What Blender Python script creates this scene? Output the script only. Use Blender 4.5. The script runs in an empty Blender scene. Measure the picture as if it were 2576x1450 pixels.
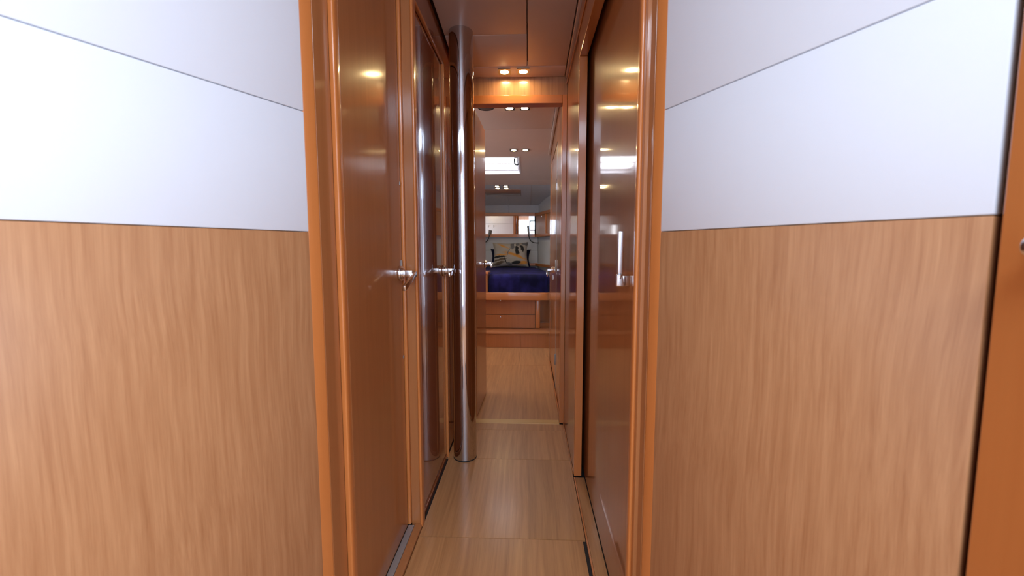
import bpy, bmesh, math, random
from mathutils import Vector, Matrix
random.seed(7)
scn = bpy.context.scene
COL = scn.collection

# ---------------------------------------------------------------- camera
cd = bpy.data.cameras.new('camera')
cam = bpy.data.objects.new('camera', cd)
COL.objects.link(cam)
cd.sensor_fit = 'HORIZONTAL'; cd.sensor_width = 36.0
cd.lens = 1085.0 / 2576.0 * 36.0
cd.clip_start = 0.02; cd.clip_end = 60
cam.location = (0, 0, 1.05)
cam.rotation_euler = (math.radians(90 - 5.2658), 0, math.radians(2.2074))
cd.dof.use_dof = True; cd.dof.focus_distance = 2.3; cd.dof.aperture_fstop = 4.5
scn.camera = cam

# ---------------------------------------------------------------- world / exposure
W = bpy.data.worlds.new('sky'); scn.world = W; W.use_nodes = True
bg = W.node_tree.nodes['Background']
bg.inputs[0].default_value = (0.94, 0.95, 1.0, 1); bg.inputs[1].default_value = 12.0
vs = scn.view_settings
vs.view_transform = 'Standard'; vs.look = 'None'; vs.exposure = 0.15; vs.gamma = 1.0
vs.use_curve_mapping = False

def area(name, loc, rot, sx, sy, power, col):
    l = bpy.data.lights.new(name, 'AREA'); l.shape = 'RECTANGLE'; l.size = sx; l.size_y = sy
    l.energy = power; l.color = col
    o = bpy.data.objects.new(name, l); COL.objects.link(o)
    o.location = loc; o.rotation_euler = rot
    return o
R = math.radians
DAY = (0.63, 0.80, 1.0)
area('daylight_skylight', (0.15, -0.75, 2.22), (0, 0, 0), 1.1, 0.8, 50, DAY)
area('daylight_companionway', (-0.30, -1.62, 1.15), (R(90), 0, 0), 0.55, 1.7, 9, DAY)
area('daylight_window_right', (2.1, -1.1, 1.40), (R(90), 0, R(90)), 1.0, 0.6, 35, DAY)
area('daylight_window_rear', (0.30, -1.63, 1.82), (R(90), 0, 0), 0.48, 0.26, 2.5, DAY)
area('daylight_window_left', (-2.1, -0.75, 1.40), (R(90), 0, R(-90)), 1.2, 0.6, 5, DAY)
area('daylight_hull_window', (-1.47, 3.35, 1.42), (R(90), 0, R(-90)), 1.1, 0.34, 8, (0.95, 0.96, 1.0))

# ---------------------------------------------------------------- materials
def new_mat(name):
    m = bpy.data.materials.new(name); m.use_nodes = True
    nt = m.node_tree
    return m, nt, nt.nodes['Principled BSDF']

def N(nt, typ, **kw):
    n = nt.nodes.new(typ)
    for k, v in kw.items():
        setattr(n, k, v)
    return n

def plain(name, col, rough=0.5, metal=0.0, coat=0.0, coat_r=0.05, noise=0.0, nscale=8.0, bump=0.0, bscale=300.0, spec=0.5):
    m, nt, b = new_mat(name)
    b.inputs['Base Color'].default_value = (*col, 1)
    b.inputs['Roughness'].default_value = rough
    b.inputs['Metallic'].default_value = metal
    b.inputs['Coat Weight'].default_value = coat
    b.inputs['Coat Roughness'].default_value = coat_r
    b.inputs['Specular IOR Level'].default_value = spec
    tc = N(nt, 'ShaderNodeTexCoord')
    if noise > 0:
        nz = N(nt, 'ShaderNodeTexNoise'); nz.inputs['Scale'].default_value = nscale
        nz.inputs['Detail'].default_value = 3
        nt.links.new(tc.outputs['Object'], nz.inputs['Vector'])
        mx = N(nt, 'ShaderNodeMix', data_type='RGBA')
        mx.inputs[6].default_value = (*[c * (1 - noise) for c in col], 1)
        mx.inputs[7].default_value = (*[min(1, c * (1 + noise)) for c in col], 1)
        nt.links.new(nz.outputs['Fac'], mx.inputs[0])
        nt.links.new(mx.outputs[2], b.inputs['Base Color'])
    if bump > 0:
        n2 = N(nt, 'ShaderNodeTexNoise'); n2.inputs['Scale'].default_value = bscale
        nt.links.new(tc.outputs['Object'], n2.inputs['Vector'])
        bp = N(nt, 'ShaderNodeBump'); bp.inputs['Strength'].default_value = bump
        bp.inputs['Distance'].default_value = 0.002
        nt.links.new(n2.outputs['Fac'], bp.inputs['Height'])
        nt.links.new(bp.outputs[0], b.inputs['Normal'])
    return m

def wood(name, light, dark, axis='z', scale=45.0, rough=0.35, coat=0.5, coat_r=0.06, contrast=1.0, lanes=0.0, fine=0.5, bump=0.05, spec=0.5, warp=0.025, run=0.03):
    """straight-grained veneer, grain running along AXIS"""
    m, nt, b = new_mat(name)
    L = nt.links.new
    tc = N(nt, 'ShaderNodeTexCoord')
    oi = N(nt, 'ShaderNodeObjectInfo')
    sc_ = N(nt, 'ShaderNodeVectorMath', operation='SCALE'); sc_.inputs[3].default_value = 13.0
    cmb = N(nt, 'ShaderNodeCombineXYZ')
    for i in range(3):
        L(oi.outputs['Random'], cmb.inputs[i])
    L(cmb.outputs[0], sc_.inputs[0])
    ad = N(nt, 'ShaderNodeVectorMath', operation='ADD')
    L(tc.outputs['Object'], ad.inputs[0]); L(sc_.outputs[0], ad.inputs[1])
    # slow wander so that the grain bends
    wn = N(nt, 'ShaderNodeTexNoise'); wn.inputs['Scale'].default_value = 2.2; wn.inputs['Detail'].default_value = 1.5
    L(ad.outputs[0], wn.inputs['Vector'])
    ws = N(nt, 'ShaderNodeVectorMath', operation='SCALE'); ws.inputs[3].default_value = warp
    L(wn.outputs['Color'], ws.inputs[0])
    a2 = N(nt, 'ShaderNodeVectorMath', operation='ADD'); L(ad.outputs[0], a2.inputs[0]); L(ws.outputs[0], a2.inputs[1])
    def stretched(s, k):
        mp = N(nt, 'ShaderNodeMapping')
        v = [s, s, s]; v['xyz'.index(axis)] = s * k
        mp.inputs['Scale'].default_value = v
        L(a2.outputs[0], mp.inputs['Vector'])
        n = N(nt, 'ShaderNodeTexNoise'); n.inputs['Scale'].default_value = 1.0
        n.inputs['Detail'].default_value = 4.0; n.inputs['Roughness'].default_value = 0.6
        L(mp.outputs[0], n.inputs['Vector'])
        return n
    g1 = stretched(scale, run); g2 = stretched(scale * 5, 0.012)
    mt = N(nt, 'ShaderNodeMix', data_type='FLOAT'); mt.inputs[0].default_value = fine * 0.5
    L(g1.outputs['Fac'], mt.inputs[2]); L(g2.outputs['Fac'], mt.inputs[3])
    mr = N(nt, 'ShaderNodeMapRange')
    mr.inputs[1].default_value = 0.5 - 0.22 / contrast; mr.inputs[2].default_value = 0.5 + 0.22 / contrast
    L(mt.outputs[0], mr.inputs[0])
    mx = N(nt, 'ShaderNodeMix', data_type='RGBA')
    mx.inputs[6].default_value = (*dark, 1); mx.inputs[7].default_value = (*light, 1)
    L(mr.outputs[0], mx.inputs[0])
    out = mx.outputs[2]
    if lanes > 0:                                   # veneer laid in lanes across the grain
        sp = N(nt, 'ShaderNodeSeparateXYZ'); L(ad.outputs[0], sp.inputs[0])
        ml = N(nt, 'ShaderNodeMath', operation='MULTIPLY'); ml.inputs[1].default_value = 1 / 0.118
        L(sp.outputs[0 if axis != 'x' else 1], ml.inputs[0])
        fl = N(nt, 'ShaderNodeMath', operation='FLOOR'); L(ml.outputs[0], fl.inputs[0])
        wh = N(nt, 'ShaderNodeTexWhiteNoise', noise_dimensions='1D'); L(fl.outputs[0], wh.inputs['W'])
        r2 = N(nt, 'ShaderNodeMapRange'); r2.inputs[3].default_value = 1 - lanes; r2.inputs[4].default_value = 1 + lanes
        L(wh.outputs['Value'], r2.inputs[0])
        hs = N(nt, 'ShaderNodeHueSaturation'); L(r2.outputs[0], hs.inputs['Value']); L(out, hs.inputs['Color'])
        out = hs.outputs[0]
    L(out, b.inputs['Base Color'])
    b.inputs['Roughness'].default_value = rough
    b.inputs['Specular IOR Level'].default_value = spec
    b.inputs['Coat Weight'].default_value = coat
    b.inputs['Coat Roughness'].default_value = coat_r
    if bump:
        bp = N(nt, 'ShaderNodeBump'); bp.inputs['Strength'].default_value = bump; bp.inputs['Distance'].default_value = 0.001
        L(mt.outputs[0], bp.inputs['Height']); L(bp.outputs[0], b.inputs['Normal'])
    return m

def emit(name, col, strength):
    m, nt, b = new_mat(name)
    b.inputs['Base Color'].default_value = (*col, 1)
    b.inputs['Emission Color'].default_value = (*col, 1)
    b.inputs['Emission Strength'].default_value = strength
    return m

def clear_pane(name, tint=(0.97, 0.98, 1.0)):
    m, nt, b = new_mat(name)
    L = nt.links.new
    tr = N(nt, 'ShaderNodeBsdfTransparent'); tr.inputs[0].default_value = (*tint, 1)
    gl = N(nt, 'ShaderNodeBsdfGlossy'); gl.inputs['Roughness'].default_value = 0.03
    fr = N(nt, 'ShaderNodeFresnel'); fr.inputs[0].default_value = 1.45
    mx = N(nt, 'ShaderNodeMixShader')
    ge = N(nt, 'ShaderNodeNewGeometry'); iv = N(nt, 'ShaderNodeMath', operation='SUBTRACT'); iv.inputs[0].default_value = 1.0
    L(ge.outputs['Backfacing'], iv.inputs[1])
    ml = N(nt, 'ShaderNodeMath', operation='MULTIPLY'); L(fr.outputs[0], ml.inputs[0]); L(iv.outputs[0], ml.inputs[1])
    L(ml.outputs[0], mx.inputs[0]); L(tr.outputs[0], mx.inputs[1]); L(gl.outputs[0], mx.inputs[2])
    L(mx.outputs[0], nt.nodes['Material Output'].inputs[0])
    return m

M = {}
M['panel'] = wood('cherry_panel_veneer', (0.56, 0.275, 0.122), (0.385, 0.158, 0.060), rough=0.42, coat=0.15, coat_r=0.25, scale=110, contrast=1.05, fine=0.6, warp=0.05, run=0.04)
M['door'] = wood('varnished_door_veneer', (0.47, 0.18, 0.060), (0.37, 0.13, 0.040), rough=0.30, coat=0.6, coat_r=0.10, scale=40, contrast=0.8, bump=0.03, spec=0.2)
M['door_gloss'] = wood('high_gloss_door_veneer', (0.36, 0.11, 0.035), (0.28, 0.08, 0.026), rough=0.22, coat=1.0, coat_r=0.025, scale=40, contrast=0.8, bump=0.0, spec=0.1)
M['slide'] = wood('sliding_door_veneer', (0.44, 0.165, 0.055), (0.36, 0.125, 0.04), rough=0.30, coat=0.75, coat_r=0.06, scale=40, contrast=0.8, bump=0.0, spec=0.1)
M['drawer'] = wood('berth_front_veneer', (0.52, 0.185, 0.055), (0.42, 0.135, 0.038), rough=0.38, coat=0.25, coat_r=0.12, scale=60, contrast=0.9, bump=0.0, spec=0.35)
M['trim'] = wood('solid_mahogany_trim', (0.69, 0.235, 0.060), (0.58, 0.182, 0.043), rough=0.3, coat=0.6, coat_r=0.08, scale=30, contrast=0.6, bump=0.0)
M['drawer_x'] = wood('berth_step_veneer', (0.52, 0.20, 0.07), (0.42, 0.15, 0.05), axis='x', rough=0.38, coat=0.25, coat_r=0.12, scale=60, contrast=0.9, bump=0.0, spec=0.35)
M['trim_x'] = wood('solid_mahogany_trim_crosswise', (0.69, 0.235, 0.060), (0.58, 0.182, 0.043), axis='x', rough=0.3, coat=0.6, coat_r=0.08, scale=30, contrast=0.6, bump=0.0)
M['trim_y'] = wood('solid_mahogany_trim_lengthwise', (0.60, 0.21, 0.055), (0.50, 0.16, 0.042), axis='y', rough=0.3, coat=0.6, coat_r=0.08, scale=30, contrast=0.6, bump=0.0)
M['dim'] = wood('bulkhead_veneer', (0.56, 0.27, 0.12), (0.36, 0.15, 0.06), rough=0.32, coat=0.5, coat_r=0.08, scale=60, contrast=1.2)
M['floor'] = wood('floor_oak_laminate', (0.55, 0.262, 0.104), (0.39, 0.172, 0.062), axis='y', scale=60, rough=0.42, coat=0.10, coat_r=0.16, spec=0.35, contrast=1.4, lanes=0.08, bump=0.08)
M['sill'] = wood('pale_sill_wood', (0.72, 0.44, 0.16), (0.58, 0.32, 0.10), axis='x', scale=60, rough=0.35, coat=0.3)
M['white'] = plain('white_laminate', (0.79, 0.81, 0.86), rough=0.45, noise=0.012, nscale=3)
M['ceil'] = plain('warm_tinted_headliner', (0.70, 0.54, 0.465), rough=0.36, noise=0.02, bump=0.05, bscale=500, spec=0.5)  # white headliner with warm light bounced off the wood tinted into its colour
M['fabric'] = plain('grey_white_wall_fabric', (0.62, 0.64, 0.68), rough=0.85, noise=0.04, nscale=30, bump=0.2, bscale=600, spec=0.2)
M['steel'] = plain('polished_steel', (0.62, 0.61, 0.65), rough=0.06, metal=1, noise=0.03, nscale=15)
M['chrome'] = plain('satin_chrome', (0.78, 0.76, 0.77), rough=0.16, metal=1)
M['satin'] = plain('bright_satin_metal', (0.88, 0.87, 0.90), rough=0.30, metal=1)
M['alum'] = plain('grey_aluminium', (0.42, 0.41, 0.40), rough=0.45, metal=0.6)
M['mirror'] = plain('mirror_glass', (0.95, 0.95, 0.96), rough=0.0, metal=1)
M['dark'] = plain('dark_gap', (0.02, 0.014, 0.012), rough=0.8)
M['black'] = plain('black_rubber', (0.015, 0.015, 0.017), rough=0.45)
M['grille'] = plain('dark_speaker_grille', (0.10, 0.06, 0.05), rough=0.7, bump=0.5, bscale=900)
M['bezel'] = plain('brushed_bezel', (0.30, 0.27, 0.24), rough=0.22, metal=0.9)
M['lamp'] = emit('lamp_glow', (1.0, 0.75, 0.35), 115.0)
M['pane'] = clear_pane('hatch_acrylic')
M['smoke'] = plain('closed_hatch_acrylic', (0.33, 0.25, 0.24), rough=0.05, coat=0.4)
M['coaming'] = plain('white_hatch_moulding', (0.80, 0.79, 0.82), rough=0.3)
M['lampgrey'] = plain('grey_lamp_head', (0.23, 0.21, 0.19), rough=0.35, metal=0.3)
M['navy'] = plain('navy_pillow_cloth', (0.008, 0.010, 0.030), rough=0.9, spec=0.2)

def velvet():
    m, nt, b = new_mat('navy_velvet')
    L = nt.links.new
    tc = N(nt, 'ShaderNodeTexCoord')
    n1 = N(nt, 'ShaderNodeTexNoise'); n1.inputs['Scale'].default_value = 6; n1.inputs['Detail'].default_value = 4
    mp = N(nt, 'ShaderNodeMapping'); mp.inputs['Scale'].default_value = (1.6, 1, 1)
    L(tc.outputs['Object'], mp.inputs[0]); L(mp.outputs[0], n1.inputs['Vector'])
    mr = N(nt, 'ShaderNodeMapRange'); mr.inputs[1].default_value = 0.38; mr.inputs[2].default_value = 0.66
    L(n1.outputs['Fac'], mr.inputs[0])
    mx = N(nt, 'ShaderNodeMix', data_type='RGBA')
    mx.inputs[6].default_value = (0.003, 0.003, 0.026, 1); mx.inputs[7].default_value = (0.016, 0.013, 0.105, 1)
    L(mr.outputs[0], mx.inputs[0]); L(mx.outputs[2], b.inputs['Base Color'])
    b.inputs['Roughness'].default_value = 0.75
    b.inputs['Specular IOR Level'].default_value = 0.15; b.inputs['Sheen Weight'].default_value = 0.04; b.inputs['Sheen Tint'].default_value = (0.25, 0.3, 0.8, 1)
    n2 = N(nt, 'ShaderNodeTexNoise'); n2.inputs['Scale'].default_value = 160
    L(tc.outputs['Object'], n2.inputs['Vector'])
    bp = N(nt, 'ShaderNodeBump'); bp.inputs['Strength'].default_value = 0.3; bp.inputs['Distance'].default_value = 0.004
    L(n2.outputs['Fac'], bp.inputs['Height']); L(bp.outputs[0], b.inputs['Normal'])
    return m
M['velvet'] = velvet()

def cushion_print():
    """printed cloth: grey ground, ochre diagonal strokes, charcoal petals (cushion's own x, z in half-widths)"""
    m, nt, b = new_mat('petal_print_cloth')
    L = nt.links.new
    tc = N(nt, 'ShaderNodeTexCoord')
    uv = N(nt, 'ShaderNodeUVMap')
    nz = N(nt, 'ShaderNodeTexNoise'); nz.inputs['Scale'].default_value = 5.0; nz.inputs['Detail'].default_value = 3
    L(uv.outputs[0], nz.inputs['Vector'])
    ctr = N(nt, 'ShaderNodeVectorMath', operation='SUBTRACT'); ctr.inputs[1].default_value = (0.5, 0.5, 0.5)
    L(nz.outputs['Color'], ctr.inputs[0])
    ws = N(nt, 'ShaderNodeVectorMath', operation='SCALE'); ws.inputs[3].default_value = 0.16
    L(ctr.outputs[0], ws.inputs[0])
    ad = N(nt, 'ShaderNodeVectorMath', operation='ADD'); L(uv.outputs[0], ad.inputs[0]); L(ws.outputs[0], ad.inputs[1])
    cur = None
    gr = N(nt, 'ShaderNodeTexNoise'); gr.inputs['Scale'].default_value = 3.0; L(uv.outputs[0], gr.inputs['Vector'])
    mx = N(nt, 'ShaderNodeMix', data_type='RGBA')
    mx.inputs[6].default_value = (0.27, 0.235, 0.20, 1); mx.inputs[7].default_value = (0.42, 0.38, 0.34, 1)
    L(gr.outputs['Fac'], mx.inputs[0]); cur = mx.outputs[2]
    def blob(cx, cy, rx, ry, ang, col, soft=0.35):
        nonlocal cur
        mp = N(nt, 'ShaderNodeMapping', vector_type='TEXTURE')
        mp.inputs['Location'].default_value = (cx, cy, 0); mp.inputs['Rotation'].default_value = (0, 0, R(ang))
        mp.inputs['Scale'].default_value = (rx, ry, 1)
        L(ad.outputs[0], mp.inputs[0])
        fl = N(nt, 'ShaderNodeVectorMath', operation='MULTIPLY'); fl.inputs[1].default_value = (1, 1, 0); L(mp.outputs[0], fl.inputs[0])
        ln = N(nt, 'ShaderNodeVectorMath', operation='LENGTH'); L(fl.outputs[0], ln.inputs[0])
        mr = N(nt, 'ShaderNodeMapRange'); mr.inputs[1].default_value = 1.0; mr.inputs[2].default_value = 1.0 - soft
        L(ln.outputs['Value'], mr.inputs[0])
        k = N(nt, 'ShaderNodeMix', data_type='RGBA'); L(mr.outputs[0], k.inputs[0]); L(cur, k.inputs[6])
        k.inputs[7].default_value = (*col, 1); cur = k.outputs[2]
    OC = (0.52, 0.23, 0.05); CH = (0.022, 0.022, 0.024); GR = (0.13, 0.13, 0.14); PALE = (0.52, 0.50, 0.48); BR = (0.10, 0.07, 0.05)
    blob(0.30, 0.84, 0.24, 0.05, -38, OC, 0.7)
    blob(0.24, 0.48, 0.26, 0.045, 0, OC, 0.6)
    blob(0.66, 0.42, 0.46, 0.075, -26, OC, 0.5)
    blob(0.86, 0.13, 0.20, 0.09, 18, OC, 0.5)
    blob(0.57, 0.86, 0.085, 0.20, -14, GR)
    blob(0.72, 0.92, 0.05, 0.12, 12, GR)
    blob(0.66, 0.80, 0.035, 0.20, 5, PALE)
    blob(0.69, 0.64, 0.070, 0.24, 2, CH)
    blob(0.84, 0.72, 0.062, 0.18, 16, CH)
    blob(0.88, 0.92, 0.09, 0.05, -30, GR)
    blob(0.97, 0.93, 0.07, 0.12, 0, GR)
    blob(0.18, 0.40, 0.24, 0.05, 6, CH, 0.3)
    blob(0.20, 0.27, 0.28, 0.055, 14, BR)
    blob(0.16, 0.12, 0.26, 0.08, 20, BR, 0.5)
    blob(0.36, 0.24, 0.018, 0.20, 6, CH)
    blob(0.66, 0.14, 0.16, 0.07, 8, CH, 0.3)
    blob(0.46, 0.10, 0.10, 0.07, -20, GR)
    blob(0.44, 0.62, 0.012, 0.26, -10, GR, 0.5)
    L(cur, b.inputs['Base Color']); b.inputs['Roughness'].default_value = 0.85
    b.inputs['Specular IOR Level'].default_value = 0.2
    return m
M['print'] = cushion_print()

# ---------------------------------------------------------------- geometry helpers
def bm_box(x0, x1, y0, y1, z0, z1, bm=None):
    bm = bm or bmesh.new()
    r = bmesh.ops.create_cube(bm, size=1.0)
    for v in r['verts']:
        v.co = Vector((x0 + (v.co.x + .5) * (x1 - x0), y0 + (v.co.y + .5) * (y1 - y0), z0 + (v.co.z + .5) * (z1 - z0)))
    return bm

def bm_prism(pts, z0, z1, bm=None):
    bm = bm or bmesh.new()
    lo = [bm.verts.new((p[0], p[1], z0)) for p in pts]; hi = [bm.verts.new((p[0], p[1], z1)) for p in pts]
    n = len(pts)
    bm.faces.new(list(reversed(lo))); bm.faces.new(hi)
    for i in range(n):
        bm.faces.new((lo[i], lo[(i + 1) % n], hi[(i + 1) % n], hi[i]))
    bmesh.ops.recalc_face_normals(bm, faces=bm.faces)
    return bm

def bm_cyl(p0, p1, r, seg=24, bm=None, r2=None):
    bm = bm or bmesh.new()
    p0, p1 = Vector(p0), Vector(p1); d = p1 - p0
    q = d.to_track_quat('Z', 'Y').to_matrix().to_4x4()
    bmesh.ops.create_cone(bm, cap_ends=True, segments=seg, radius1=r, radius2=r if r2 is None else r2, depth=d.length,
                          matrix=Matrix.Translation((p0 + p1) / 2) @ q)
    return bm

def bm_bar(p0, p1, w, h, up=(1, 0, 0), bm=None):
    """rectangular bar from p0 to p1: W along UP, H across"""
    bm = bm or bmesh.new()
    p0, p1 = Vector(p0), Vector(p1); d = (p1 - p0); L_ = d.length; d.normalize()
    u = Vector(up); u = (u - d * u.dot(d)).normalized(); s = d.cross(u)
    r = bmesh.ops.create_cube(bm, size=1.0)
    for v in r['verts']:
        v.co = p0 + d * ((v.co.x + .5) * L_) + u * (v.co.y * w) + s * (v.co.z * h)
    return bm

def bm_tube(path, radii, seg=12):
    bm = bmesh.new(); P = [Vector(p) for p in path]
    if not hasattr(radii, '__len__'): radii = [radii] * len(P)
    rings = []
    nrm = None
    for i, p in enumerate(P):
        t = (P[min(i + 1, len(P) - 1)] - P[max(i - 1, 0)]).normalized()
        if nrm is None:
            nrm = t.orthogonal().normalized()
        nrm = (nrm - t * nrm.dot(t)).normalized(); b = t.cross(nrm)
        rings.append([bm.verts.new(p + (nrm * math.cos(2 * math.pi * k / seg) + b * math.sin(2 * math.pi * k / seg)) * radii[i]) for k in range(seg)])
    for a, c in zip(rings, rings[1:]):
        for k in range(seg):
            bm.faces.new((a[k], a[(k + 1) % seg], c[(k + 1) % seg], c[k]))
    bm.faces.new(list(reversed(rings[0]))); bm.faces.new(rings[-1])
    bmesh.ops.recalc_face_normals(bm, faces=bm.faces)
    return bm

def bev(bm, w, seg=2, edges=None):
    if w > 0:
        es = edges if edges is not None else [e for e in bm.edges if len(e.link_faces) == 2 and e.calc_face_angle(0) > 0.6]
        bmesh.ops.bevel(bm, geom=es, offset=w, segments=seg, affect='EDGES', profile=0.5, clamp_overlap=True)
    return bm

def obj(name, bm, mat, parent=None, smooth=False, warp=None, kind=None, label=None, cat=None, group=None):
    if warp:
        for v in bm.verts: v.co = Vector(warp(*v.co))
    cs = [v.co for v in bm.verts]
    lo = Vector([min(c[i] for c in cs) for i in range(3)]); hi = Vector([max(c[i] for c in cs) for i in range(3)])
    org = Vector(((lo.x + hi.x) / 2, (lo.y + hi.y) / 2, lo.z))
    for v in bm.verts: v.co -= org
    me = bpy.data.meshes.new(name); bm.to_mesh(me); bm.free()
    me.materials.append(mat)
    if smooth:
        me.shade_smooth()
        me.set_sharp_from_angle(angle=R(38))
    o = bpy.data.objects.new(name, me); COL.objects.link(o)
    if parent is not None:
        o.parent = parent; o.location = org - WLOC[parent.name]
    else:
        o.location = org
    WLOC[o.name] = org
    if kind: o['kind'] = kind
    if label: o['label'] = label
    if cat: o['category'] = cat
    if group: o['group'] = group
    return o
WLOC = {}

def empty(name, loc, kind=None, label=None, cat=None, group=None):
    o = bpy.data.objects.new(name, None); COL.objects.link(o); o.location = loc; o.empty_display_size = 0.05
    WLOC[o.name] = Vector(loc)
    if kind: o['kind'] = kind
    if label: o['label'] = label
    if cat: o['category'] = cat
    if group: o['group'] = group
    return o

def box(name, x0, x1, y0, y1, z0, z1, mat, parent=None, b=0.0015, **kw):
    return obj(name, bev(bm_box(x0, x1, y0, y1, z0, z1), b), mat, parent, **kw)

S = 'structure'

# ---------------------------------------------------------------- setting: floor
fl = box('floor', -2.3, 2.3, -4.1, 6.715, -0.05, -0.006, M['dark'], b=0, kind=S)
def fp(x0, x1, y0, y1, m='floor', z1=0.0):
    return box('floor_panel', x0, x1, y0, y1, -0.006, z1, M[m], fl, b=0)
fp(-0.397, 0.198, 0.30, 1.4722)
fp(-0.397, 0.208, 1.4750, 2.0645)
fp(-0.404, 0.208, 2.0670, 2.4117)
fp(-0.404, 0.213, 2.4137, 2.503)
fp(-1.45, 0.19, 2.566, 3.800)
fp(-1.45, -0.0855, 3.8015, 4.50)
fp(-0.084, 0.235, 3.8015, 4.50)
fp(-2.2, 2.2, -4.0, 0.297)
box('floor_sill', -0.33, 0.187, 2.504, 2.565, -0.006, 0.003, M['sill'], fl)
# ---------------------------------------------------------------- ceilings
def cz(y): return 2.043 - 0.085 * (y - 2.08)
def iz(y): return 1.995 - 0.067 * (y - 3.0)
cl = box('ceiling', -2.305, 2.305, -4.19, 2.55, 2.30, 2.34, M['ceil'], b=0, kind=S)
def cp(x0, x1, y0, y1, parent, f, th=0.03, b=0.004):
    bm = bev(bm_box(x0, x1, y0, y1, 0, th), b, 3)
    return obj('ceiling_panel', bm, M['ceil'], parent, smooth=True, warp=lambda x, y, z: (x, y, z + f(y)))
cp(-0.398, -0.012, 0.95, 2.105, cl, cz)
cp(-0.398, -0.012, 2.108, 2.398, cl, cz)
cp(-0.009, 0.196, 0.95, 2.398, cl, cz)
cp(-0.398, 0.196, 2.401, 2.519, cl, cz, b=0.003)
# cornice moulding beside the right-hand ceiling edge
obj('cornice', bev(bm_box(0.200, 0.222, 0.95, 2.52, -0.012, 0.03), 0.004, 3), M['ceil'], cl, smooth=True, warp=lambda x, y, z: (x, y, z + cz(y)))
# inner cabin ceiling
HX0, HX1, HY0, HY1 = -0.60, -0.088, 4.185, 4.86
bm = bmesh.new()
for q in ((-2.35, 2.35, 2.570, HY0), (-2.35, HX0, HY0, HY1), (HX1, 2.35, HY0, HY1), (-2.35, 2.35, HY1, 6.80)):
    bm_box(q[0], q[1], q[2], q[3], 0.031, 0.045, bm)
ci = obj('ceiling_cabin', bm, M['ceil'], kind=S, warp=lambda x, y, z: (x, y, z + iz(y)))
cp(-1.5, 0.176, 2.568, 3.42, ci, iz)
bm = bmesh.new()
for q in ((-1.5, 0.9, 3.424, HY0), (-1.5, HX0, HY0, HY1), (HX1, 0.9, HY0, HY1), (-1.5, 0.9, HY1, 5.17)):
    bm_box(q[0], q[1], q[2], q[3], 0, 0.03, bm)
obj('ceiling_panel', bm, M['ceil'], ci, warp=lambda x, y, z: (x, y, z + iz(y)))
# rounded deck beam between the two hatches
bm = bmesh.new(); n = 10
prof = [(5.172 + 0.25 * k / n, -0.016 * math.sin(math.pi * k / n) ** 0.7) for k in range(n + 1)]
a = [bm.verts.new((-1.5, y, iz(y) + dz)) for y, dz in prof]; c = [bm.verts.new((0.9, y, iz(y) + dz)) for y, dz in prof]
for i in range(n): bm.faces.new((a[i], c[i], c[i + 1], a[i + 1]))
a2 = [bm.verts.new((-1.5, y, iz(y) + 0.028)) for y in (5.172, 5.422)]; c2 = [bm.verts.new((0.9, y, iz(y) + 0.028)) for y in (5.172, 5.422)]
bm.faces.new((a[0], a2[0], c2[0], c[0])); bm.faces.new((a[-1], c[-1], c2[1], a2[1])); bm.faces.new((a2[0], a2[1], c2[1], c2[0]))
bmesh.ops.recalc_face_normals(bm, faces=bm.faces)
obj('deck_beam', bm, M['ceil'], ci, smooth=True)
# forward ceiling, curving down to the headboard wall
def fz(y):
    t = max(0.0, (y - 6.05) / 0.55)
    return 1.8315 - 0.078 * (y - 5.43) - 0.045 * t * t
def forward_panel(x0, x1):
    bm = bmesh.new(); ny = 14; ys = [5.425 + (6.60 - 5.425) * k / ny for k in range(ny + 1)]
    lo = [[bm.verts.new((x, y, fz(y))) for x in (x0, x1)] for y in ys]
    hi = [[bm.verts.new((x, y, fz(y) + 0.03)) for x in (x0, x1)] for y in ys]
    for i in range(ny):
        bm.faces.new((lo[i][0], lo[i][1], lo[i + 1][1], lo[i + 1][0])); bm.faces.new((hi[i][0], hi[i + 1][0], hi[i + 1][1], hi[i][1]))
        bm.faces.new((lo[i][0], lo[i + 1][0], hi[i + 1][0], hi[i][0])); bm.faces.new((lo[i][1], hi[i][1], hi[i + 1][1], lo[i + 1][1]))
    bmesh.ops.recalc_face_normals(bm, faces=bm.faces)
    obj('ceiling_panel', bm, M['fabric'], ci, smooth=True)
forward_panel(-1.3, -0.3015); forward_panel(-0.2985, 0.0285); forward_panel(0.0315, 0.8)

# ---------------------------------------------------------------- deck hatch (open to the sky) and the closed one forward of it
h = empty('window_1', (-0.34, 4.52, iz(4.52)), kind=S)
t = 0.02
def rect_ring(x0, x1, y0, y1, w, z0, z1, f):
    bm = bmesh.new()
    for q in ((x0, x1, y0, y0 + w), (x0, x1, y1 - w, y1), (x0, x0 + w, y0 + w, y1 - w), (x1 - w, x1, y0 + w, y1 - w)):
        bm_box(*q, z0, z1, bm)
    for v in bm.verts: v.co.z += f(v.co.y)
    return bm
obj('hatch_coaming', rect_ring(HX0, HX1, HY0, HY1, 0.014, -0.004, 0.062, iz), M['coaming'], h)
obj('hatch_frame', rect_ring(HX0 + .014, HX1 - .014, HY0 + .014, HY1 - .014, 0.022, 0.036, 0.055, iz), M['coaming'], h)
obj('hatch_pane', bm_box(HX0 + .02, HX1 - .02, HY0 + .02, HY1 - .02, 0.046, 0.052), M['pane'], h, warp=lambda x, y, z: (x, y, z + iz(y)))
obj('hatch_bar', bm_box(HX0 + .036, HX1 - .05, 4.545, 4.557, 0.030, 0.040), M['lampgrey'], h, warp=lambda x, y, z: (x, y, z + iz(y)))
pts = []
for k in range(9):
    aa = math.pi * k / 8
    pts.append((-0.124 - 0.022 * math.cos(aa), 4.44 + 0.0, iz(4.44) + 0.018 - 0.03 * math.sin(aa)))
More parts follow.
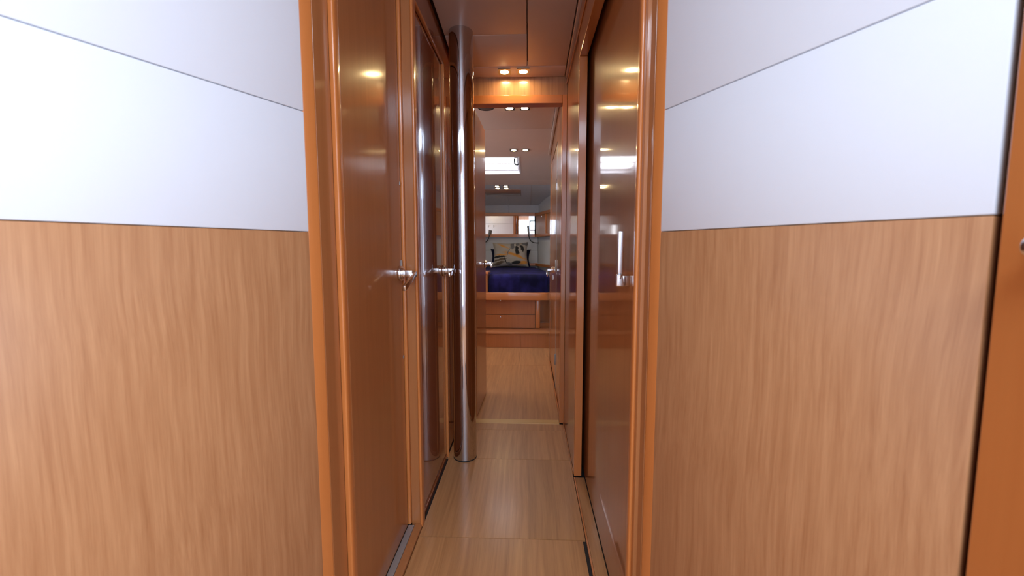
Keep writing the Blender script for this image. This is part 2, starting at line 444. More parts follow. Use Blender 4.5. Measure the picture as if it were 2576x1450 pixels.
pts = [(pts[0][0], 4.40, pts[0][2] + 0.03)] + pts + [(pts[-1][0], 4.44, pts[-1][2] + 0.012)]
obj('hatch_handle', bm_tube(pts, 0.008, 10), M['black'], h, smooth=True)
obj('hatch_catch', bev(bm_box(-0.142, -0.108, 4.25, 4.28, 0.012, 0.040), 0.004), M['black'], h, warp=lambda x, y, z: (x, y, z + iz(y)))

h2 = empty('window_2', (-0.345, 5.85, fz(5.85)), kind=S)
obj('hatch_pane', bev(bm_box(-0.575, -0.115, 5.66, 6.03, -0.010, -0.004), 0.002), M['smoke'], h2, warp=lambda x, y, z: (x, y, z + fz(y)))
obj('hatch_seal', rect_ring(-0.585, -0.105, 5.65, 6.04, 0.009, -0.0095, 0.004, fz), M['smoke'], h2)

# ---------------------------------------------------------------- flared panel walls beside the camera
th = R(25.1); sn, cs_ = math.sin(th), math.cos(th)
def flare(side, p0, L0, L1):
    """panel wall from corner P0 back towards the camera"""
    w = empty('wall_left' if side < 0 else 'wall_right', (p0[0], p0[1], 0), kind=S)
    d = Vector((side * sn, -cs_)); nrm = Vector((side * cs_, sn)); P = Vector(p0)
    def slab(name, z0, z1, m, off=0.0):
        a, c = P + d * L0 + nrm * off, P + d * L1 + nrm * off
        o = obj(name, bev(bm_prism([a, c, c + nrm * 0.022, a + nrm * 0.022], z0, z1), 0.0016, 2), M[m], w, smooth=True)
    slab('wood_panel', 0, 1.0853, 'panel', 0.0)
    slab('white_panel', 1.0865, 1.3402, 'white', 0.0)
    slab('white_panel', 1.3418, 2.25, 'white', 0.0)
    a, c = P + d * (L0 - .01) + nrm * .024, P + d * L1 + nrm * .024
    obj('backing', bm_prism([a, c, c + nrm * 0.02, a + nrm * 0.02], 0, 2.3), M['dark'], w)
    return P + d * L1
LC, RC = (-0.480, 0.933), (0.285, 0.954)
le = flare(-1, LC, 0.001, 0.72)
re = flare(1, RC, 0.001, 0.5115)

def post(name, pts, z0, z1, m='trim', bw=0.004, **kw):
    bm = bm_prism(pts, z0, z1)
    ed = [e for e in bm.edges if abs(e.verts[0].co.z - e.verts[1].co.z) > 0.1]
    bev(bm, bw, 4, ed)
    return obj(name, bm, M[m], smooth=True, kind=S, **kw)
# left corner post between the panel wall and the first door
post('trim_1', [(-0.482, 0.930), (-0.4675, 0.961), (-0.492, 0.985), (-0.510, 0.950)], 0, 2.3)
obj('trim_2', bev(bm_prism([(-0.4685, 0.962), (-0.4635, 1.026), (-0.49, 1.026), (-0.49, 0.962)], 0, 2.3), 0.001), M['door'], kind=S)
post('trim_3', [(-0.4650, 1.027), (-0.4515, 1.023), (-0.4485, 1.030), (-0.4485, 1.048), (-0.4650, 1.048)], 0, 2.3, bw=0.003)
# right corner post between the panel wall and the sliding door
post('trim_4', [(0.287, 0.951), (0.272, 0.983), (0.300, 1.0), (0.315, 0.965)], 0, 2.3)
obj('trim_5', bev(bm_prism([(0.2720, 0.984), (0.2665, 1.030), (0.296, 1.030), (0.296, 0.990)], 0, 2.3), 0.001), M['door'], kind=S)
post('trim_6', [(0.2665, 1.031), (0.2545, 1.028), (0.2510, 1.034), (0.2510, 1.052), (0.2585, 1.052), (0.2665, 1.045)], 0, 2.3, bw=0.003)

# ---------------------------------------------------------------- corridor walls (carcass behind the doors)
box('wall_corridor_left', -0.560, -0.475, 1.050, 2.518, 0, 2.3, M['door'], b=0, kind=S)
box('wall_corridor_right', 0.300, 0.360, 1.055, 2.518, 0, 2.3, M['door'], b=0, kind=S)

def lever_handle(parent, x, y, z, n, dz=-0.03, length=0.135, reach=0.055):
    """rose and square neck on a door face at X = x looking along n, lever turned towards the camera"""
    bm = bm_cyl((x, y, z), (x + n * 0.010, y, z), 0.027, 32)
    bm_cyl((x + n * 0.010, y, z), (x + n * 0.016, y, z), 0.021, 32, bm)
    bm_bar((x + n * 0.014, y, z), (x + n * (reach - 0.008), y, z), 0.020, 0.016, (0, 0, 1), bm)
    o = obj('door_handle', bev(bm, 0.0012), M['chrome'], parent, smooth=True)
    obj('lever', bev(bm_bar((x + n * reach, y + 0.010, z), (x + n * reach, y - length, z + dz), 0.011, 0.018, (1, 0, 0)), 0.002), M['chrome'], o, smooth=True)
    return o

# --- door 1: near left
d1 = box('door_1', -0.472, -0.449, 1.049, 1.513, 0.014, 2.25, M['door'], b=0.002, kind=S)
lever_handle(d1, -0.449, 1.480, 0.963, 1, dz=-0.040)
obj('latch_plate', bev(bm_box(-0.449, -0.4455, 1.497, 1.512, 0.985, 1.008), 0.001), M['alum'], d1)
obj('latch_plate', bev(bm_box(-0.449, -0.4465, 1.503, 1.512, 1.268, 1.280), 0.001), M['alum'], d1)
obj('latch_plate', bev(bm_box(-0.449, -0.4465, 1.503, 1.512, 0.655, 0.667), 0.001), M['alum'], d1)
sl = empty('trim_7', (-0.43, 1.2, 0), kind=S)
obj('metal_sill', bev(bm_box(-0.4475, -0.4255, 0.95, 1.516, 0.0, 0.0145), 0.001), M['alum'], sl)
obj('sill_board', bev(bm_box(-0.4250, -0.3985, 0.95, 1.530, -0.005, 0.012), 0.001), M['door'], sl)
# --- jamb between the two left doors
j = empty('trim_8', (-0.42, 1.54, 0), kind=S)
def bead(name, x0, x1, y0, y1, z0, z1, p, m='trim', b=0.004, **kw):
    bm = bm_box(x0, x1, y0, y1, z0, z1)
    ed = [e for e in bm.edges if abs(e.verts[0].co.z - e.verts[1].co.z) > 0.1]
    return obj(name, bev(bm, b, 4, ed), M[m], p, smooth=True, **kw)
bead('bead', -0.4525, -0.4385, 1.519, 1.575, 0.015, 2.25, j)
obj('jamb_board', bm_box(-0.4375, -0.4065, 1.531, 1.575, 0.0, 2.25), M['door'], j)
bead('bead', -0.4055, -0.3955, 1.522, 1.562, 0.004, 2.25, j)
# --- door 2: glossy door before the steel post
d2 = box('door_2', -0.435, -0.410, 1.576, 2.070, 0.022, 1.898, M['door_gloss'], b=0.002, kind=S)
lever_handle(d2, -0.410, 2.045, 0.944, 1, dz=-0.012)
dt = empty('trim_9', (-0.41, 2.08, 0), kind=S)
bead('bead', -0.412, -0.3985, 2.074, 2.088, 0.0, 1.915, dt, b=0.003)
obj('bead', bev(bm_box(-0.412, -0.3985, 1.564, 2.088, 1.902, 1.916), 0.003, 3), M['trim_y'], dt, smooth=True)
obj('header_board', bev(bm_box(-0.435, -0.4085, 1.564, 2.518, 1.9165, 2.06), 0.001), M['door_gloss'], dt)
obj('side_board', bev(bm_box(-0.435, -0.4085, 2.089, 2.518, 0.004, 1.9155), 0.001), M['door_gloss'], dt)
obj('kick_board', bev(bm_box(-0.435, -0.405, 1.564, 2.07, -0.005, 0.018), 0.002), M['door_gloss'], dt)

# --- bulkhead with the cabin doorway
bk = empty('wall_back', (0, 2.54, 0), kind=S)
def bkp(name, x0, x1, z0, z1, m, y0=2.522, y1=2.566, b=0.001):
    return obj(name, bev(bm_box(x0, x1, y0, y1, z0, z1), b), M[m], bk)
bkp('veneer_board', -0.404, 0.214, 1.909, 2.06, 'dim')
bkp('veneer_board', -0.404, -0.349, 0, 1.908, 'dim')
bkp('white_panel', -1.50, -0.375, 0, 1.649, 'white', 2.540, 2.572)
bkp('white_panel', -1.50, -0.375, 1.652, 2.06, 'white', 2.540, 2.572)
bkp('backing', -1.50, -0.436, 0, 2.3, 'dark', 2.520, 2.538)
bkp('backing', 0.2145, 1.00, 0, 2.3, 'dark', 2.520, 2.566)
bkp('backing', -2.31, 2.31, 2.065, 2.3, 'dark', 2.525, 2.564)
bkp('jamb', 0.187, 0.2135, 0.003, 1.9085, 'trim', 2.512, 2.586, 0.002)
bkp('jamb', -0.348, -0.331, 0.003, 1.9085, 'trim', 2.512, 2.586, 0.002)
obj('lintel', bev(bm_box(-0.3305, 0.1865, 2.512, 2.586, 1.862, 1.9085), 0.002), M['trim_x'], bk)
box('baseboard_right', 0.2085, 0.2130, 1.945, 2.510, -0.005, 0.010, M['trim_y'], kind=S)

# --- door 3: leaf swung into the cabin, edge on
d3 = obj('door_3', bev(bm_prism([(-0.3305, 2.592), (-0.316, 2.592), (-0.3035, 3.045), (-0.318, 3.050)], 0.006, 1.855), 0.002), M['slide'], kind=S)
lever_handle(d3, -0.3045, 2.985, 0.942, 1, dz=-0.012)

# --- right side: short panel, post, header and the sliding door
box('trim_10', 0.2135, 0.240, 1.944, 2.510, 0.012, 2.03, M['slide'], kind=S)
box('trim_11', 0.2115, 0.2455, 1.905, 1.943, 0.006, 1.855, M['trim'], b=0.002, kind=S)
hd = empty('trim_12', (0.23, 1.45, 1.85), kind=S)
obj('header_board', bev(bm_box(0.2115, 0.2455, 1.015, 1.943, 1.856, 2.04), 0.002), M['trim_y'], hd)
obj('header_bead', bev(bm_box(0.2065, 0.2115, 1.015, 2.51, 1.962, 1.974), 0.002), M['trim_y'], hd)
d4 = box('door_4', 0.2600, 0.2850, 1.010, 2.300, 0.010, 2.06, M['slide'], b=0.001, kind=S)
bm = bm_cyl((0.2345, 1.121, 0.966), (0.2345, 1.119, 0.984), 0.0085, 24)
bm_bar((0.2345, 1.120, 0.966), (0.260, 1.120, 0.966), 0.026, 0.012, (0, 0, 1), bm)
hh = obj('door_handle', bev(bm, 0.0015), M['chrome'], d4, smooth=True)
obj('lever', bev(bm_box(0.2275, 0.2415, 1.1135, 1.1265, 0.9845, 1.094), 0.003, 4), M['satin'], hh, smooth=True)
bm = bm_prism([(0.2245, 1.128), (0.2245, 1.112), (0.2465, 1.112), (0.2465, 1.128)], 0.951, 0.984)
for v in bm.verts:
    if v.co.z > 0.97 and v.co.x > 0.24: v.co.x -= 0.005
    if v.co.z > 0.97 and v.co.x < 0.23: v.co.x += 0.0008
obj('lever_boot', bev(bm, 0.004, 4), M['satin'], hh, smooth=True)
tr = empty('trim_13', (0.23, 1.4, 0), kind=S)
obj('track_lip', bev(bm_box(0.2100, 0.2165, 0.95, 1.900, -0.005, 0.004), 0.001), M['trim_y'], tr)
obj('track_board', bev(bm_box(0.2172, 0.2585, 0.95, 1.900, -0.005, 0.002), 0.0008), M['floor'], tr)

# --- door 6: edge of the door at the right of the frame
d6 = box('door_6', 0.5035, 0.540, 0.125, 0.485, 0.01, 2.10, M['trim'], b=0.003, kind=S)
bm = bm_cyl((0.5035, 0.425, 1.052), (0.498, 0.425, 1.052), 0.026, 32)
bm_cyl((0.500, 0.425, 1.052), (0.487, 0.425, 1.052), 0.010, 24, bm)
hk = obj('door_handle', bev(bm, 0.002), M['chrome'], d6, smooth=True)
obj('lever', bev(bm_cyl((0.482, 0.437, 1.052), (0.482, 0.30, 1.052), 0.0105, 24), 0.003, 3), M['chrome'], hk, smooth=True)

# ---------------------------------------------------------------- cabin walls
wr = empty('wall_cabin_right', (0.22, 3.4, 0), kind=S)
obj('wall_board', bev(bm_box(0.1995, 0.240, 2.590, 3.108, 0.0, 2.06), 0.001), M['slide'], wr)
obj('wall_board', bev(bm_box(0.1995, 0.240, 3.905, 4.10, 0.0, 1.96), 0.001), M['slide'], wr)
obj('wall_board', bev(bm_box(0.1995, 0.240, 3.110, 3.903, 1.80, 2.06), 0.001), M['slide'], wr)
obj('wall_board', bm_box(0.242, 1.0, 4.06, 4.10, 0.0, 2.06), M['white'], wr)
obj('cornice', bev(bm_box(0.178, 0.1985, 2.59, 4.10, -0.014, 0.02), 0.004, 3), M['ceil'], wr, smooth=True, warp=lambda x, y, z: (x, y, z + iz(y)))
obj('base_strip', bev(bm_box(0.190, 0.1985, 2.59, 3.905, 0.0, 0.016), 0.002), M['trim_y'], wr)
d5 = box('door_5', 0.2015, 0.232, 3.135, 3.895, 0.020, 1.790, M['slide'], b=0.001, kind=S)
obj('edge_strip', bm_box(0.1990, 0.2012, 3.112, 3.124, 0.02, 1.79), M['alum'], d5)
obj('edge_strip', bm_box(0.1990, 0.2012, 3.136, 3.146, 0.02, 1.79), M['alum'], d5)
for z in (0.235, 0.925, 1.50):
    obj('hinge', bev(bm_cyl((0.197, 3.128, z - 0.04), (0.197, 3.128, z + 0.04), 0.006, 16), 0.001), M['chrome' if z > 1 else 'alum'], d5, smooth=True)
lever_handle(d5, 0.2015, 3.560, 0.872, -1, dz=-0.035, length=0.15)
obj('key_plate', bev(bm_box(0.1985, 0.2015, 3.545, 3.575, 0.79, 0.83), 0.001), M['chrome'], d5)

# added unseen shell that keeps the sky out everywhere but at the hatch
under = lambda x, y, z: (x, y, min(z, iz(y) + 0.03))
box('sky_shield_left', -2.40, -2.31, -4.2, 2.57, -0.05, 2.34, M['dark'], b=0, kind=S)
box('sky_shield_left_fore', -2.40, -2.31, 2.571, 6.8, -0.05, 2.34, M['dark'], b=0, kind=S, warp=under)
box('sky_shield_right', 2.31, 2.40, -4.2, 2.57, -0.05, 2.34, M['dark'], b=0, kind=S)
box('sky_shield_right_fore', 2.31, 2.40, 2.571, 6.8, -0.05, 2.34, M['dark'], b=0, kind=S, warp=under)
box('sky_shield_front', -2.31, 2.31, 6.72, 6.80, -0.05, 2.30, M['dark'], b=0, kind=S, warp=under)
box('sky_shield_corner', 0.5415, 0.580, 0.497, 0.56, 0.0, 2.30, M['dark'], b=0, kind=S)

def hull(name, pts, z0, z1, m='fabric'):
    return obj(name, bm_prism(pts, z0, z1), M[m], kind=S, warp=under)
hull('wall_hull_right', [(0.140, 6.62), (0.875, 4.10), (0.93, 4.10), (0.20, 6.62)], 0, 2.2)
hull('wall_hull_left', [(-0.780, 6.62), (-1.49, 4.20), (-1.49, 2.57), (-1.56, 2.57), (-1.56, 4.2), (-0.85, 6.62)], 0, 2.2)

hb = empty('wall_headboard', (-0.3, 6.62, 0), kind=S)
def hp(x0, x1, z0, z1, m='fabric', y0=6.600, y1=6.64, name='wall_panel', b=0.002):
    return obj(name, bev(bm_box(x0, x1, y0, y1, z0, z1), b), M[m], hb)
hp(-0.80, -0.302, 1.584, 1.76); hp(-0.298, 0.16, 1.584, 1.76)
hp(-0.80, 0.138, 1.022, 1.222); hp(-0.80, 0.138, 0.60, 1.018)
hp(-0.85, 0.2, 0, 1.75, 'dark', 6.645, 6.68, 'backing', 0)
obj('trim_14', bev(bm_box(-0.80, 0.092, 6.555, 6.599, 1.536, 1.583), 0.003), M['trim_x'], kind=S)
obj('trim_15', bev(bm_box(-0.80, 0.092, 6.540, 6.599, 1.218, 1.262), 0.003), M['trim_x'], kind=S)
obj('trim_16', bev(bm_box(-0.75, 0.134, 6.520, 6.599, 0.785, 0.825), 0.003), M['trim_x'], kind=S)

hull('trim_17', [(0.128, 6.52), (0.098, 6.52), (0.36, 5.60), (0.42, 5.60)], 0.786, 0.822, 'door')
mir = obj('wall_mirror', bev(bm_box(-0.78, 0.088, 6.585, 6.599, 1.263, 1.535), 0.0008), M['mirror'],
          label='long low mirror set between two wooden rails above the bed', cat='mirror')

# ---------------------------------------------------------------- saloon behind the camera
box('wall_saloon_back', -2.15, -0.60, -1.72, -1.64, 0, 2.3, M['panel'], b=0, kind=S)
box('wall_saloon_back_right', 0.0, 2.15, -1.72, -1.64, 0, 2.3, M['white'], b=0, kind=S)
box('wall_saloon_lintel', -0.60, 0.0, -1.72, -1.64, 2.02, 2.3, M['panel'], b=0, kind=S)
box('wall_companionway', -0.60, 0.0, -1.78, -1.73, 0, 2.02, M['white'], b=0, kind=S)
box('wall_saloon_left', -2.25, -2.15, -4.0, 0.4, 0, 2.3, M['white'], b=0, kind=S)
box('wall_saloon_right', 2.15, 2.25, -4.0, 0.4, 0, 2.3, M['white'], b=0, kind=S)
box('wall_saloon_front_left', -2.15, -0.80, 0.26, 0.30, 0, 2.3, M['panel'], b=0, kind=S)
box('wall_saloon_front_right', 0.509, 2.15, 0.08, 0.12, 0, 2.3, M['panel'], b=0, kind=S)

w3 = empty('window_3', (0.3, -1.64, 1.66), kind=S)
bm = bmesh.new()
for q in ((0.03, 0.06, 1.66, 1.98), (0.54, 0.57, 1.66, 1.98), (0.06, 0.54, 1.66, 1.69), (0.06, 0.54, 1.95, 1.98)):
    bm_box(q[0], q[1], -1.64, -1.615, q[2], q[3], bm)
obj('window_frame', bm, M['dark'], w3)

# ---------------------------------------------------------------- steel mast post
bm = bm_cyl((-0.3165, 2.082, 0.006), (-0.3165, 2.082, 2.048), 0.057, 64)
sp_ = empty('steel_post', (-0.3165, 2.082, 0), label='polished round steel post standing from floor to ceiling beside the left doors', cat='post')
obj('tube', bm, M['steel'], sp_, smooth=True)
obj('base_ring', bev(bm_cyl((-0.3165, 2.082, 0.0), (-0.3165, 2.082, 0.006), 0.0580, 64), 0.001), M['black'], sp_, smooth=True)

# ---------------------------------------------------------------- ceiling downlights
def make_light(loc, label):
    x, y, z = loc
    r = empty('ceiling_light', (x, y, z), label=label, cat='light', group='square recessed downlights along the ceiling')
    bm = bmesh.new(); s, q = 0.034, 0.0235; seg = 32
    sq = []; ci_ = []; ti = []
    for k in range(seg):
        a = 2 * math.pi * k / seg + math.pi / 4
        m_ = s / max(abs(math.cos(a)), abs(math.sin(a)))
        sq.append((m_ * math.cos(a), m_ * math.sin(a))); ci_.append((q * math.cos(a), q * math.sin(a)))
    lo = [bm.verts.new((x + a, y + b, z - 0.006)) for a, b in sq]; up = [bm.verts.new((x + a, y + b, z)) for a, b in sq]
    inn = [bm.verts.new((x + a, y + b, z - 0.006)) for a, b in ci_]; ii = [bm.verts.new((x + a, y + b, z - 0.001)) for a, b in ci_]
    for k in range(seg):
        n_ = (k + 1) % seg
        bm.faces.new((lo[k], lo[n_], up[n_], up[k])); bm.faces.new((inn[k], inn[n_], lo[n_], lo[k])); bm.faces.new((ii[k], ii[n_], inn[n_], inn[k]))
    bm.faces.new(up)
    bmesh.ops.recalc_face_normals(bm, faces=bm.faces)
    obj('bezel', bm, M['bezel'], r)
    obj('diffuser', bm_cyl((x, y, z - 0.0035), (x, y, z - 0.001), 0.0234, 32), M['lamp'], r)
    return r
L0 = (-0.1355, 2.445)
proto = make_light((L0[0], L0[1], cz(L0[1])), 'left downlight of the pair over the corridor, just before the doorway lintel')
proto.rotation_euler.x = -math.atan(0.085)
spots = [
    (-0.033, 2.445, cz(2.445), 'right downlight of the pair over the corridor, just before the doorway lintel'),
    (-0.860, 2.735, iz(2.735), 'downlight beside the white bulkhead, seen only through its warm pool of light in the mirror'),
    (-0.132, 3.005, iz(3.005), 'left downlight of the pair just behind the lintel, next to the dark ceiling speaker'),
    (-0.030, 3.005, iz(3.005), 'right downlight of the pair just behind the doorway lintel'),
    (-0.138, 3.965, iz(3.965), 'left downlight of the pair above the bright deck hatch'),
    (-0.032, 3.965, iz(3.965), 'right downlight of the pair above the bright deck hatch'),
    (-0.400, 5.475, fz(5.475), 'left downlight of the pair beside the beam over the bed'),
    (-0.290, 5.475, fz(5.475), 'right downlight of the pair beside the beam over the bed'),
    (-0.400, 5.585, fz(5.585), 'left stand-in lamp nearest the closed hatch, added for the reflection of the beam pair'),  # this pair is added in place of the beam pair reflected in the hatch
    (-0.290, 5.585, fz(5.585), 'right stand-in lamp nearest the closed hatch, added for the reflection of the beam pair'),
]
for x, y, z, lab in spots:
    c = proto.copy(); COL.objects.link(c); c.location = (x, y, z); c['label'] = lab; c.rotation_euler.x = -math.atan(0.067)
    for ch in proto.children:
        k = ch.copy(); COL.objects.link(k); k.parent = c

# ceiling speaker
sk = empty('ceiling_speaker', (-0.292, 2.995, iz(2.995)), label='dark round speaker grille in the ceiling just behind the doorway lintel', cat='speaker')
obj('grille', bev(bm_cyl((-0.292, 2.995, iz(2.995) - 0.006), (-0.292, 2.995, iz(2.995) - 0.001), 0.045, 40), 0.002), M['grille'], sk, smooth=True)
obj('rim', bm_tube([(-0.292 + 0.050 * math.cos(2 * math.pi * k / 40), 2.995 + 0.050 * math.sin(2 * math.pi * k / 40), iz(2.995) - 0.003) for k in range(41)], 0.0045, 8), M['dark'], sk, smooth=True)

# ---------------------------------------------------------------- bed
bed = empty('bed', (-0.33, 5.5, 0), label='built-in wooden berth base with two drawers under the navy bedspread', cat='bed')
def hr(y): return 0.135 + 0.2917 * (6.62 - y)      # hull lines
def hl(y): return -0.775 - 0.2917 * (6.62 - y)
front = [(-1.30, 4.60)]
for k in range(7):
    a = -math.pi / 2 + math.pi / 2 * k / 6
    front.append((0.175 + 0.06 * math.cos(a), 4.66 + 0.06 * math.sin(a)))
front += [(0.235, 5.5), (0.125, 6.515), (-0.745, 6.515)]
obj('berth_top', bev(bm_prism(front, 0.494, 0.576), 0.004, 3), M['trim_x'], bed, smooth=True)
obj('carcass', bm_box(-1.05, 0.078, 4.745, 6.4, 0.164, 0.493), M['door'], bed)
for z0, z1 in ((0.323, 0.490), (0.168, 0.316)):
    dr = obj('drawer', bev(bm_box(-0.70, 0.072, 4.722, 4.744, z0, z1), 0.0015), M['drawer'], bed)
    obj('drawer_lock', bev(bm_cyl((-0.31, 4.722, z1 - 0.026 if z0 < .3 else z1 - 0.012), (-0.31, 4.716, z1 - 0.026 if z0 < .3 else z1 - 0.012), 0.008, 20), 0.001), M['chrome'], dr, smooth=True)
pv = [(0.080, 4.722), (0.118, 4.722), (0.130, 4.735), (0.130, 4.80), (0.080, 4.80)]
obj('corner_post', bev(bm_prism(pv, 0.166, 0.493), 0.004), M['trim'], bed, smooth=True)
obj('niche_back', bev(bm_box(0.132, 0.26, 4.90, 4.92, 0.166, 0.493), 0.001), M['door'], bed)
obj('niche_shelf', bev(bm_box(0.131, 0.26, 4.80, 4.898, 0.166, 0.215), 0.001), M['door'], bed)
obj('step_tread', bev(bm_box(-1.20, 0.40, 4.490, 4.90, 0.142, 0.164), 0.003), M['drawer_x'], bed, smooth=True)
obj('step_riser', bev(bm_box(-1.20, -0.0815, 4.502, 4.52, 0.0, 0.141), 0.001), M['drawer'], bed)
obj('step_riser', bev(bm_box(-0.0805, 0.40, 4.502, 4.52, 0.0, 0.141), 0.001), M['drawer'], bed)

# bedspread: soft-edged slab with slight dents
out = [(-0.428, 4.618), (0.195, 4.618), (0.228, 4.66), (0.232, 5.5), (0.10, 6.50), (-0.72, 6.50), (-1.10, 5.3), (-1.10, 4.86), (-0.428, 4.86)]
bm = bm_prism(out, 0.577, 0.770)
bev(bm, 0.045, 5, [e for e in bm.edges if e.verts[0].co.z > 0.7 and e.verts[1].co.z > 0.7])
bmesh.ops.triangulate(bm, faces=[f for f in bm.faces if len(f.verts) > 4])
bmesh.ops.subdivide_edges(bm, edges=[e for e in bm.edges if e.calc_length() > 0.12], cuts=6, use_grid_fill=True)
from mathutils import noise as mn
for v in bm.verts:
    if v.co.z > 0.60:
        v.co.z += 0.010 * mn.noise(v.co * 4.0)
        if v.co.y < 4.64: v.co.y += 0.012 * mn.noise(Vector((v.co.x * 9, 0, v.co.z * 3)))
obj('bedspread', bm, M['velvet'], smooth=True, label='dark navy blue velvet bedspread over the mattress at the end of the corridor', cat='bedspread')

lg = empty('bedside_ledge', (-0.7, 4.72, 0.577), label='small varnished wooden ledge at the left front corner of the bed', cat='shelf')
obj('ledge_top', bev(bm_box(-1.15, -0.431, 4.602, 4.855, 0.775, 0.797), 0.003), M['trim_x'], lg)
obj('ledge_body', bev(bm_box(-1.15, -0.440, 4.612, 4.850, 0.577, 0.774), 0.001), M['door'], lg)

def pillow(name, w, hgt, th_, center, lean, m, label, rot=0.0, pinch=0.10):
    n = 24; bm = bmesh.new(); uvl = bm.loops.layers.uv.new('UVMap'); grid = {}
    uvs = {}
    for s in (1, -1):
        for i in range(n + 1):
            for k in range(n + 1):
                u = -1 + 2 * i / n; v = -1 + 2 * k / n
                edge = i in (0, n) or k in (0, n)
                if s < 0 and edge: grid[(s, i, k)] = grid[(1, i, k)]; continue
                px = u * (1 - pinch * (1 - v * v) * abs(u) ** 2) * w / 2
                pz = v * (1 - pinch * (1 - u * u) * abs(v) ** 2) * hgt / 2
                d = 0.0 if edge else th_ / 2 * ((1 - u ** 4) * (1 - v ** 4)) ** 0.6
                d *= 1 + 0.10 * mn.noise(Vector((u * 2.2, v * 2.2, 3 + s)))
                p = Vector((px, -s * d, pz))
                p = Matrix.Rotation(rot, 3, 'Y') @ p
                p = Matrix.Rotation(lean, 3, 'X') @ p
                vv = bm.verts.new(p + Vector(center)); grid[(s, i, k)] = vv; uvs[vv] = ((u + 1) / 2, (v + 1) / 2)
    for s in (1, -1):
        for i in range(n):
            for k in range(n):
                q = [grid[(s, i, k)], grid[(s, i + 1, k)], grid[(s, i + 1, k + 1)], grid[(s, i, k + 1)]]
                if s < 0: q.reverse()
                f = bm.faces.new(q)
                for lp in f.loops: lp[uvl].uv = uvs[lp.vert]
    bmesh.ops.recalc_face_normals(bm, faces=bm.faces)
    return obj(name, bm, m, smooth=True, label=label, cat='cushion')
pillow('cushion', 0.52, 0.365, 0.13, (-0.262, 6.24, 0.958), R(-14), M['print'], 'square cushion printed with ochre strokes and charcoal petals, leaning upright on the bed', rot=R(-1))
pillow('cushion', 0.60, 0.26, 0.11, (-0.268, 6.385, 0.908), R(-12), M['navy'], 'plain navy cushion mostly hidden behind the petal printed cushion', rot=R(1))

# ---------------------------------------------------------------- overhead locker along the right hull
LK = empty('overhead_locker', (0.20, 6.2, 1.216), label='wooden overhead locker on the hull side, right of the long mirror', cat='locker')
dl = Vector((0.28, -0.96)).normalized(); nl = Vector((0.96, 0.28)).normalized(); P0 = Vector((0.093, 6.575))
def lk(name, s0, s1, o0, o1, z0, z1, m, b=0.0015, parent=LK):
    a = P0 + dl * s0; c = P0 + dl * s1
    return obj(name, bev(bm_prism([a + nl * o0, c + nl * o0, c + nl * o1, a + nl * o1], z0, z1), b), M[m], parent)
lk('top_rail', 0, 1.05, -0.004, 0.052, 1.532, 1.572, 'trim_y')
lk('bottom_rail', 0, 1.05, -0.004, 0.052, 1.218, 1.258, 'trim_y')
lk('back_panel', 0, 1.05, 0.035, 0.050, 1.259, 1.531, 'door')
lk('locker_door', 0.004, 0.468, 0.008, 0.030, 1.260, 1.530, 'door')
lk('stile', 0.470, 0.505, -0.002, 0.034, 1.259, 1.531, 'trim')
dd = lk('locker_door', 0.508, 1.04, 0.012, 0.030, 1.260, 1.530, 'dim')
kp = P0 + dl * 0.73
obj('knob', bev(bm_cyl((kp.x + nl.x * .012, kp.y + nl.y * .012, 1.285), (kp.x - nl.x * .012, kp.y - nl.y * .012, 1.285), 0.011, 24), 0.003, 3), M['chrome'], dd, smooth=True)
kp = P0 + dl * 0.30
obj('catch', bev(bm_bar((kp.x + nl.x * .004, kp.y + nl.y * .004, 1.495), (kp.x + nl.x * .004, kp.y + nl.y * .004, 1.515), 0.008, 0.006), 0.001), M['chrome'], LK)

# ---------------------------------------------------------------- coat hooks on the white bulkhead (the mirror shows them)
for hx, lab in ((-0.985, 'small steel coat hook on the white bulkhead, the left one in the mirror'), (-0.855, 'small steel coat hook on the white bulkhead, the right one in the mirror')):
    kx = empty('coat_hook', (hx, 2.572, 1.585), label=lab, cat='hook', group='coat hooks on the white bulkhead')
    obj('hook_plate', bev(bm_box(hx - 0.008, hx + 0.008, 2.572, 2.576, 1.555, 1.615), 0.001), M['alum'], kx)
    obj('hook_arm', bm_tube([(hx, 2.576, 1.60), (hx, 2.596, 1.578), (hx, 2.612, 1.574), (hx, 2.620, 1.588), (hx, 2.620, 1.602)], 0.0045, 10), M['alum'], kx, smooth=True)

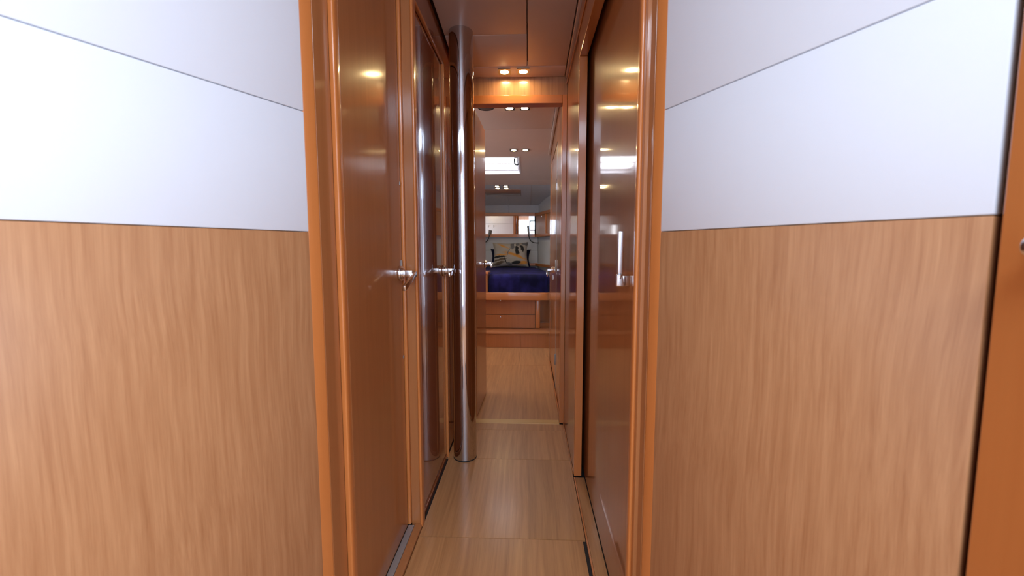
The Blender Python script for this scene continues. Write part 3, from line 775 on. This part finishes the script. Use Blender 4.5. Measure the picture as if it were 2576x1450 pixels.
# ---------------------------------------------------------------- gooseneck reading lamps
def reading_lamp(base, bend, label):
    """BASE on the wall, neck sweeping out to the left and up to a slim head"""
    r = empty('reading_lamp', base, label=label, cat='lamp', group='gooseneck reading lamps over the bed')
    bx, by, bz = base
    obj('wall_rose', bev(bm_cyl((bx, by, bz), (bx - 0.012, by - 0.006, bz), 0.020, 24), 0.002), M['chrome'], r, smooth=True)
    path = []
    c0, c1, c2, c3 = Vector((bx - 0.012, by - 0.006, bz)), Vector((bx - 0.12, by - 0.06, bz - 0.005)), Vector((bx - 0.145, by - 0.07, bz + 0.05)), Vector((bx - bend, by - 0.08, bz + 0.125))
    for k in range(15):
        q = k / 14
        path.append(c0 * (1 - q) ** 3 + c1 * 3 * q * (1 - q) ** 2 + c2 * 3 * q * q * (1 - q) + c3 * q ** 3)
    obj('gooseneck', bm_tube(path, 0.0065, 10), M['black'], r, smooth=True)
    hd_ = obj('lamp_head', bev(bm_bar(path[-1], path[-1] + Vector((-0.012, -0.01, 0.125)), 0.030, 0.018, (1, 0, 0)), 0.004, 3), M['lampgrey'], r, smooth=True)
reading_lamp((0.150, 6.560, 1.130), 0.150, 'black gooseneck reading lamp on the wall right of the printed cushion')
# its twin, mirrored, on the left
def reading_lamp_left(base, label):
    r = empty('reading_lamp', base, label=label, cat='lamp', group='gooseneck reading lamps over the bed')
    bx, by, bz = base
    obj('wall_rose', bev(bm_cyl((bx, by, bz), (bx + 0.012, by - 0.006, bz), 0.020, 24), 0.002), M['chrome'], r, smooth=True)
    c0, c1, c2, c3 = Vector((bx + 0.012, by - 0.006, bz)), Vector((bx + 0.12, by - 0.06, bz - 0.005)), Vector((bx + 0.155, by - 0.07, bz + 0.05)), Vector((bx + 0.165, by - 0.08, bz + 0.125))
    path = []
    for k in range(15):
        q = k / 14
        path.append(c0 * (1 - q) ** 3 + c1 * 3 * q * (1 - q) ** 2 + c2 * 3 * q * q * (1 - q) + c3 * q ** 3)
    obj('gooseneck', bm_tube(path, 0.0065, 10), M['black'], r, smooth=True)
    obj('lamp_head', bev(bm_bar(path[-1], path[-1] + Vector((0.008, -0.01, 0.075)), 0.030, 0.018, (1, 0, 0)), 0.004, 3), M['lampgrey'], r, smooth=True)
reading_lamp_left((-0.755, 6.575, 1.125), 'black gooseneck reading lamp left of the printed cushion, partly behind the open door')
